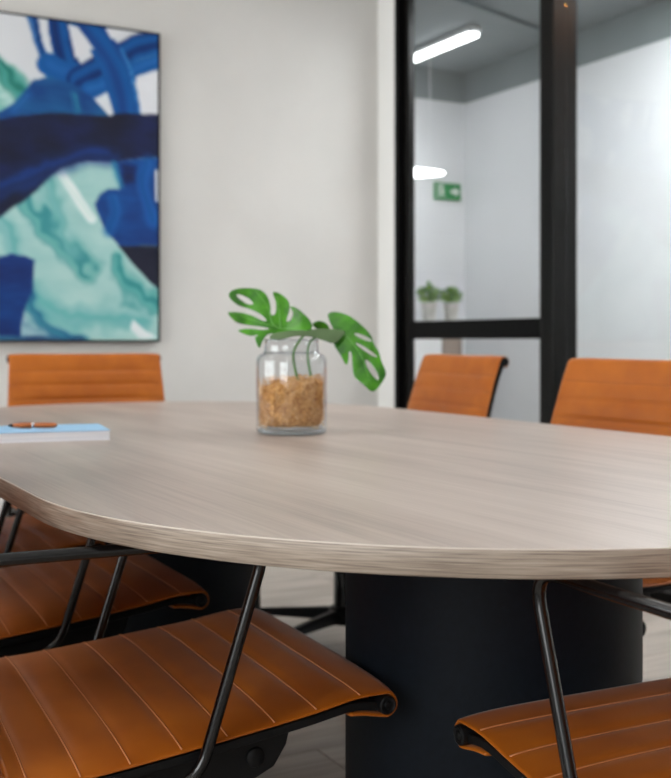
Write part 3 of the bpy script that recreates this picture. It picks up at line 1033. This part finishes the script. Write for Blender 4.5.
# fibre filling: a lumpy core plus many curled strands
fib = empty('coir_filling', J)
tag(fib, 'brown shredded fibre packed inside the clear glass jar', 'filling')
M['coir'] = noisy(mat('coir_core', (170, 116, 62), 0.85), (168, 112, 58), (216, 164, 100), nscale=120, detail=6, bump=0.6, bdist=0.003)[0]
M['strand'] = noisy(mat('coir_strand', (206, 156, 98), 0.8), (168, 112, 56), (232, 190, 132), nscale=40)[0]
bm = bmesh.new()
lathe(bm, [(0, 0.018), (0.060, 0.018), (0.069, 0.024), (0.0712, 0.034), (0.0712, 0.106), (0.066, 0.116), (0.03, 0.118), (0, 0.116)], 64)
bmesh.ops.subdivide_edges(bm, edges=[e for e in bm.edges if abs(e.verts[0].co.z - e.verts[1].co.z) > 0.03], cuts=16)
for v in bm.verts:
    if v.co.z > 0.1:
        v.co.z += 0.014 * noise.noise(v.co * 30) + 0.10 * v.co.x * 0.9
    q = noise.noise(v.co * 90) * 0.0025 - 0.0015
    l = math.hypot(v.co.x, v.co.y)
    if l > 0.02 and 0.02 < v.co.z:
        v.co.x *= 1 + q / l; v.co.y *= 1 + q / l
obj('fibre_core', bm, M['coir'], fib, smooth=True)
bm = bmesh.new()
for k in range(620):
    a = rng.uniform(0, 2 * math.pi)
    if rng.random() < 0.78:
        z = rng.uniform(0.02, 0.118 + 0.09 * 0.07 * math.cos(a)); r = 0.0722
        da = rng.uniform(-0.28, 0.28); dz = rng.uniform(-0.02, 0.02)
        pts = []
        for t in (0, 0.33, 0.66, 1):
            aa = a + da * t + 0.05 * math.sin(t * 6 + k)
            rr = r + rng.uniform(-0.001, 0.0012)
            pts.append((rr * math.cos(aa), rr * math.sin(aa), min(0.128, max(0.016, z + dz * t + 0.006 * math.sin(t * 4 + k)))))
    else:
        r = 0.064 * math.sqrt(rng.random())
        p = Vector((r * math.cos(a), r * math.sin(a), 0.118 + 0.09 * r * math.cos(a)))
        d = Vector((rng.uniform(-1, 1), rng.uniform(-1, 1), rng.uniform(0, 0.5))) * 0.018
        pts = [p, p + d * 0.4 + Vector((0, 0, 0.006)), p + d * 0.8 + Vector((0, 0, 0.004))]
        pts = [(q.x, q.y, q.z) if math.hypot(q.x, q.y) < 0.071 else (q.x * 0.9, q.y * 0.9, q.z) for q in pts]
    tube(bm, pts, rng.uniform(0.0005, 0.0010), 4)
so = obj('fibre_strands', bm, M['strand'], fib)
so['kind'] = 'stuff'

# monstera leaves: outline with deep slots, bent over a grid of inner points
M['leaf'] = noisy(mat('leaf_green', (44, 112, 6), 0.34, spec=0.45), (26, 86, 3), (66, 136, 10), nscale=22, detail=3)[0]
lb = M['leaf'].node_tree.nodes['Principled BSDF']
M['vein'] = mat('leaf_midrib', (96, 160, 70), 0.45)
M['stem'] = noisy(mat('leaf_stem', (70, 120, 50), 0.45), (58, 106, 42), (86, 136, 62), nscale=30)[0]


def CP(pts):
    """leaf sketch units -> the jar's layout units"""
    return [Vector((200 + x / 3.195, 270 + y / 3.195)) for x, y in pts]
def smooth_poly(pts, closed=True):
    n = len(pts)
    out = []
    for i in range(n):
        a, b, c, d = pts[i - 1], pts[i], pts[(i + 1) % n], pts[(i + 2) % n]
        for t in (0.0, 0.25, 0.5, 0.75):
            out.append(0.5 * (2 * b + (c - a) * t + (2 * a - 5 * b + 4 * c - d) * t * t + (3 * b - a - 3 * c + d) * t ** 3))
    return out
def blade(parent, org, outline, holes, depth, mt, ribs=(), name='leaf_blade'):
    """leaf blade: cut outline and slits, bent in depth, with real thickness"""
    poly = smooth_poly(CP(outline))
    hl = []
    V = list(poly)
    E = [(i, (i + 1) % len(V)) for i in range(len(V))]
    for hx, hy, hl_, hw, ang in holes:
        ring = []
        for k in range(16):
            t = 2 * math.pi * k / 16
            p = Vector((hl_ * math.cos(t), hw * math.sin(t)))
            p.rotate(Matrix.Rotation(math.radians(ang), 2))
            ring.append(CP([(hx + p.x, hy + p.y)])[0])
        st = len(V)
        V += ring
        E += [(st + k, st + (k + 1) % 16) for k in range(16)]
        hl.append([(q.x, q.y) for q in ring])
    pl_ = [(q.x, q.y) for q in poly]
    x0, x1 = min(q.x for q in poly), max(q.x for q in poly)
    y0, y1 = min(q.y for q in poly), max(q.y for q in poly)
    yy = y0 + 1
    while yy < y1:
        xx = x0 + 1
        while xx < x1:
            V.append(Vector((xx + 0.3 * math.sin(yy * 3), yy + 0.2 * math.sin(xx * 5))))
            xx += 2.6
        yy += 2.6
    vo, eo, fo, *_ = geometry.delaunay_2d_cdt(V, E, [], 0, 1e-4)
    bm = bmesh.new()
    bv = [bm.verts.new(jp(p.x, p.y, depth(p.x, p.y)) - org) for p in vo]
    for f in fo:
        c = sum((vo[i] for i in f), Vector((0, 0))) / len(f)
        if poly_sd((c.x, c.y), pl_) < 0 and all(poly_sd((c.x, c.y), h) > 0 for h in hl):
            bm.faces.new([bv[i] for i in f])
    bmesh.ops.delete(bm, geom=[v for v in bm.verts if not v.link_faces], context='VERTS')
    o = obj(name, bm, mt, parent, smooth=True)
    sd = o.modifiers.new('thickness', 'SOLIDIFY')
    sd.thickness = 0.001
    for r in ribs:
        P, _ = spline(CP(r), 14)
        bm = bmesh.new()
        tube(bm, [jp(p.x, p.y, depth(p.x, p.y) - 0.0009) - org for p in P], [0.0016 - 0.0011 * k / 13 for k in range(14)], 6)
        obj('midrib', bm, M['vein'], o, smooth=True)
    return o
def stem(parent, o_, pts, r):
    bm = bmesh.new()
    P, _ = spline([p - o_ for p in pts], 24)
    tube(bm, P, r, 8)
    obj('stem', bm, M['stem'], parent, smooth=True)
M['leaf_under'] = noisy(mat('leaf_underside', (74, 98, 58), 0.5), (62, 86, 46), (86, 110, 70), nscale=14)[0]
# left leaf
l1 = empty('monstera_leaf', J + jp(300, 400))
tag(l1, 'slotted green monstera leaf spreading left over the glass jar', 'leaf', 'monstera leaves in the jar')
org = jp(300, 400)
d1 = lambda x, y: 0.075 * (338 - y) / 45 - 0.012 + 0.00035 * (300 - x) + 0.006 * math.sin(x * 0.16) - 0.018 * ((x - 275) / 45) ** 2
blade(l1, org,
      [(93, 84), (104, 64), (140, 56), (190, 62), (215, 84), (227, 115), (229, 142), (238, 146), (245, 136), (244, 105), (233, 72), (250, 73), (273, 88), (287, 107),
       (288, 132), (280, 160), (285, 168), (295, 160), (300, 138), (291, 119), (312, 124), (338, 145), (357, 167), (363, 187), (345, 197), (300, 200), (258, 205),
       (226, 207), (209, 226), (199, 250), (188, 236), (183, 218), (192, 209), (165, 212), (128, 196), (160, 190), (205, 194), (228, 190), (205, 184), (165, 179), (125, 171),
       (105, 155), (95, 137), (130, 137), (170, 148), (208, 165), (216, 161), (195, 143), (160, 126), (120, 112)],
      [(143, 95, 31, 9, 30)], d1, M['leaf'], [[(345, 196), (290, 192), (240, 180), (218, 120), (180, 70)], [(240, 182), (200, 172), (130, 148)], [(262, 188), (255, 130), (246, 85)]])
d1b = lambda x, y: -0.018 - 0.0012 * (y - 332) - 0.004 * math.cos((x - 290) * 0.07)
blade(l1, org, [(232, 212), (258, 202), (300, 197), (350, 194), (400, 190), (462, 197), (455, 215), (432, 236), (400, 228), (360, 216), (310, 214), (262, 226), (236, 224)], [], d1b, M['leaf_under'], [], 'leaf_fold')
stem(l1, org, [jp(309, 332, -0.016), jp(300, 343, -0.014), jp(295, 355, -0.012), jp(298, 375, -0.01), jp(304, 396, -0.005), jp(310, 408, 0.0)], 0.0032)
# right leaf
l2 = empty('monstera_leaf', J + jp(303, 400))
tag(l2, 'slotted green monstera leaf drooping right of the glass jar', 'leaf', 'monstera leaves in the jar')
org = jp(303, 400)
d2 = lambda x, y: 0.035 - 0.0011 * (y - 312) - 0.0005 * (x - 331) + 0.016 * ((x - 352) / 26) ** 2 * 0.6 + 0.003 * math.sin((x + y) * 0.2)
blade(l2, org,
      [(413, 142), (440, 137), (480, 150), (518, 180), (546, 211), (556, 240), (570, 262), (579, 296), (590, 322), (586, 345), (552, 384), (520, 362), (494, 340), (488, 312),
       (486, 270), (478, 262), (475, 290), (468, 302), (450, 272), (430, 240), (440, 215), (428, 190), (416, 165)],
      [(522, 218, 30, 6.5, 24), (532, 258, 40, 6.0, 34), (548, 318, 36, 9, 58)], d2, M['leaf'], [[(428, 212), (455, 205), (480, 225), (515, 275), (545, 365)]])
blade(l2, org, [(364, 172), (385, 165), (405, 172), (416, 188), (400, 192), (372, 188)], [], lambda x, y: 0.02 + 0.001 * (y - 325), M['leaf'], [], 'leaf_lobe')
stem(l2, org, [jp(334, 337, 0.004), jp(322, 336, 0.004), jp(311, 343, 0.006), jp(309, 358, 0.008), jp(313, 382, 0.006), jp(316, 408, 0.004)], 0.0028)

# ------------------------------------------------------------------ notebook and pen
nb_ = empty('notebook', (0.694, 2.255, TH), math.radians(180 - 9))
tag(nb_, 'thick closed notebook with pale blue cover and white pages on the table', 'notebook')
# local +x runs along the long side away from the visible corner, local -y towards the far side
M['cover'] = mat('pale_blue_cover', (150, 192, 226), 0.45)
M['pages'] = noisy(mat('page_block', (226, 226, 232), 0.7), (214, 215, 224), (234, 234, 238), scale=(1, 1, 300), nscale=3)[0]
bm = box_bm(0.0, 0.262, -0.185, 0.0, 0.0195, 0.0215)
obj('cover', bm, M['cover'], nb_, bevel=0.0008)
obj('cover', box_bm(0.0, 0.262, -0.185, 0.0, 0.0, 0.0015), M['pages'], nb_, bevel=0.0005)
obj('page_block', box_bm(0.0015, 0.260, -0.183, -0.0015, 0.0015, 0.0195), M['pages'], nb_)
pen = empty('pen', (0.562, 2.372, TH + 0.0215), math.radians(-22))
pen.scale = (0.85, 1, 1)
tag(pen, 'copper and brown ballpoint pen lying on the blue notebook', 'pen')
M['copper'] = mat('copper_barrel', (176, 98, 48), 0.3, 0.3)
M['chrome'] = mat('chrome', (200, 200, 205), 0.15, 1.0)
def xlathe(name, prof, m, parent):
    bm = bmesh.new()
    lathe(bm, prof, 18)
    o = obj(name, bm, m, parent, smooth=True)
    o.rotation_euler = (0, math.pi / 2, 0)
    o.location = (0, 0, 0.0062)
    return o
xlathe('barrel', [(0, 0.0), (0.0052, 0.001), (0.006, 0.02), (0.0056, 0.046), (0.0038, 0.056), (0, 0.058)], M['copper'], pen)
xlathe('cap', [(0, -0.052), (0.0042, -0.05), (0.0056, -0.03), (0.006, -0.004), (0, -0.004)], M['copper'], pen)
xlathe('band', [(0.0, -0.004), (0.0063, -0.004), (0.0063, 0.001), (0, 0.001)], M['chrome'], pen)
xlathe('tip', [(0, -0.064), (0.0012, -0.063), (0.0034, -0.054), (0.0042, -0.05), (0, -0.05)], M['black'], pen)
obj('clip', box_bm(-0.05, -0.006, -0.0012, 0.0012, 0.012, 0.0132), M['chrome'], pen)

# ------------------------------------------------------------------ corridor furniture seen through the door
cb = empty('cabinet', (3.66, 5.93, 0))
tag(cb, 'white corridor cabinet with a brown end door behind the glass door', 'cabinet')
M['cab'] = mat('cabinet_white', (226, 227, 229), 0.5)
M['cabbrown'] = wood('cabinet_brown', (112, 96, 86), (134, 118, 108), (148, 132, 122), 'z', 0.5)
obj('body', box_bm(-0.50, 0.41, -0.15, 0.24, 0.0, 1.05), M['cab'], cb, bevel=0.003)
obj('cabinet_top', box_bm(-0.51, 0.42, -0.18, 0.24, 1.05, 1.07), M['cab'], cb, bevel=0.003)
for x0, x1, m in ((-0.50, -0.122, M['cab']), (-0.118, 0.256, M['cab']), (0.260, 0.41, M['cabbrown'])):
    d = obj('cabinet_door', box_bm(x0 + 0.002, x1 - 0.002, -0.17, -0.15, 0.06, 1.045), m, cb, bevel=0.002)
    obj('handle', box_bm(x0 + 0.03, x0 + 0.04, -0.185, -0.17, 0.50, 0.62), M['chrome'], d)
M['potm'] = noisy(mat('pale_ceramic', (206, 204, 198), 0.5), (190, 188, 180), (216, 214, 208), nscale=20)[0]
M['herb'] = noisy(mat('herb_leaf', (100, 168, 8), 0.5, spec=0.2), (56, 124, 3), (142, 200, 24), nscale=25)[0]
M['soil'] = mat('soil', (60, 46, 34), 0.9)
def herb(x, y, seed, label, s):
    rr = random.Random(seed)
    r = empty('potted_herb', (x, y, 1.07))
    bm = bmesh.new()
    lathe(bm, [(0, 0), (0.034, 0), (0.038, 0.004), (0.050, 0.11), (0.052, 0.112), (0.052, 0.118), (0.046, 0.118), (0.044, 0.10), (0, 0.10)], 28)
    o = obj('pot', bm, M['potm'], r, smooth=True)
    o.modifiers.new('split', 'EDGE_SPLIT').split_angle = math.radians(45)
    bm = bmesh.new()
    lathe(bm, [(0, 0.108), (0.044, 0.106), (0.044, 0.101), (0, 0.101)], 20)
    obj('soil', bm, M['soil'], r)
    bm = bmesh.new()
    for k in range(240):
        a = rr.uniform(0, 2 * math.pi); q = math.sqrt(rr.random())
        c = Vector((q * 0.078 * s * math.cos(a), q * 0.078 * s * math.sin(a), 0.13 + rr.random() * 0.11 * s * (1.1 - 0.5 * q)))
        d = Vector((math.cos(a), math.sin(a), rr.uniform(-0.4, 0.9))).normalized()
        w = d.cross(UP).normalized()
        L = rr.uniform(0.026, 0.044); B = L * 0.42
        up = w.cross(d).normalized() * L * 0.12
        P = [c - d * L * 0.5, c - d * L * 0.1 + w * B + up, c + d * L * 0.5, c - d * L * 0.1 - w * B + up]
        vv = [bm.verts.new(p) for p in P]
        bm.faces.new((vv[0], vv[1], vv[2])); bm.faces.new((vv[0], vv[2], vv[3]))
        if k % 5 == 0:
            tube(bm, [(c.x * 0.2, c.y * 0.2, 0.105), (c.x * 0.7, c.y * 0.7, c.z * 0.8), tuple(c)], 0.0014, 4)
    f = obj('foliage', bm, M['herb'], r)
    f['kind'] = 'stuff'
    tag(r, label, 'plant', 'potted herbs on the corridor cabinet')
herb(3.855, 5.82, 1, 'fuller bright green herb in pale pot on the corridor cabinet, beside the door jamb', 1.0)
herb(4.025, 5.82, 2, 'smaller looser green herb in pale pot on the corridor cabinet, right of its twin', 0.9)

# exit sign on the corridor end wall
sg = empty('exit_sign', (4.25, UE, 1.90))
tag(sg, 'green exit sign with white running figure and arrow on corridor wall', 'sign')
M['sign_green'] = mat('sign_green', (0, 128, 62), 0.5, spec=0.2)
M['sign_white'] = mat('sign_white', (235, 240, 236), 0.4)
obj('sign_plate', box_bm(-0.105, 0.105, -0.02, -0.001, 0.0, 0.115), M['sign_green'], sg, bevel=0.002)
def decal(polys, name):
    bm = bmesh.new()
    for p in polys:
        prism(bm, p, 'y', -0.0212, -0.0195)
    obj(name, bm, M['sign_white'], sg)
decal([[(-0.085, 0.015), (-0.075, 0.015), (-0.075, 0.10), (-0.085, 0.10)], [(-0.085, 0.092), (-0.03, 0.092), (-0.03, 0.10), (-0.085, 0.10)]], 'door_pictogram')
decal([[(-0.052 + 0.009 * math.cos(k * math.pi / 5), 0.079 + 0.009 * math.sin(k * math.pi / 5)) for k in range(10)],
       [(-0.062, 0.068), (-0.048, 0.070), (-0.040, 0.042), (-0.056, 0.040)], [(-0.056, 0.042), (-0.048, 0.042), (-0.064, 0.016), (-0.072, 0.020)],
       [(-0.050, 0.044), (-0.040, 0.044), (-0.022, 0.024), (-0.030, 0.019)], [(-0.050, 0.066), (-0.046, 0.058), (-0.024, 0.056), (-0.024, 0.063)]], 'running_figure')
decal([[(0.02, 0.048), (0.055, 0.048), (0.055, 0.028), (0.092, 0.0575), (0.055, 0.087), (0.055, 0.067), (0.02, 0.067)]], 'arrow')
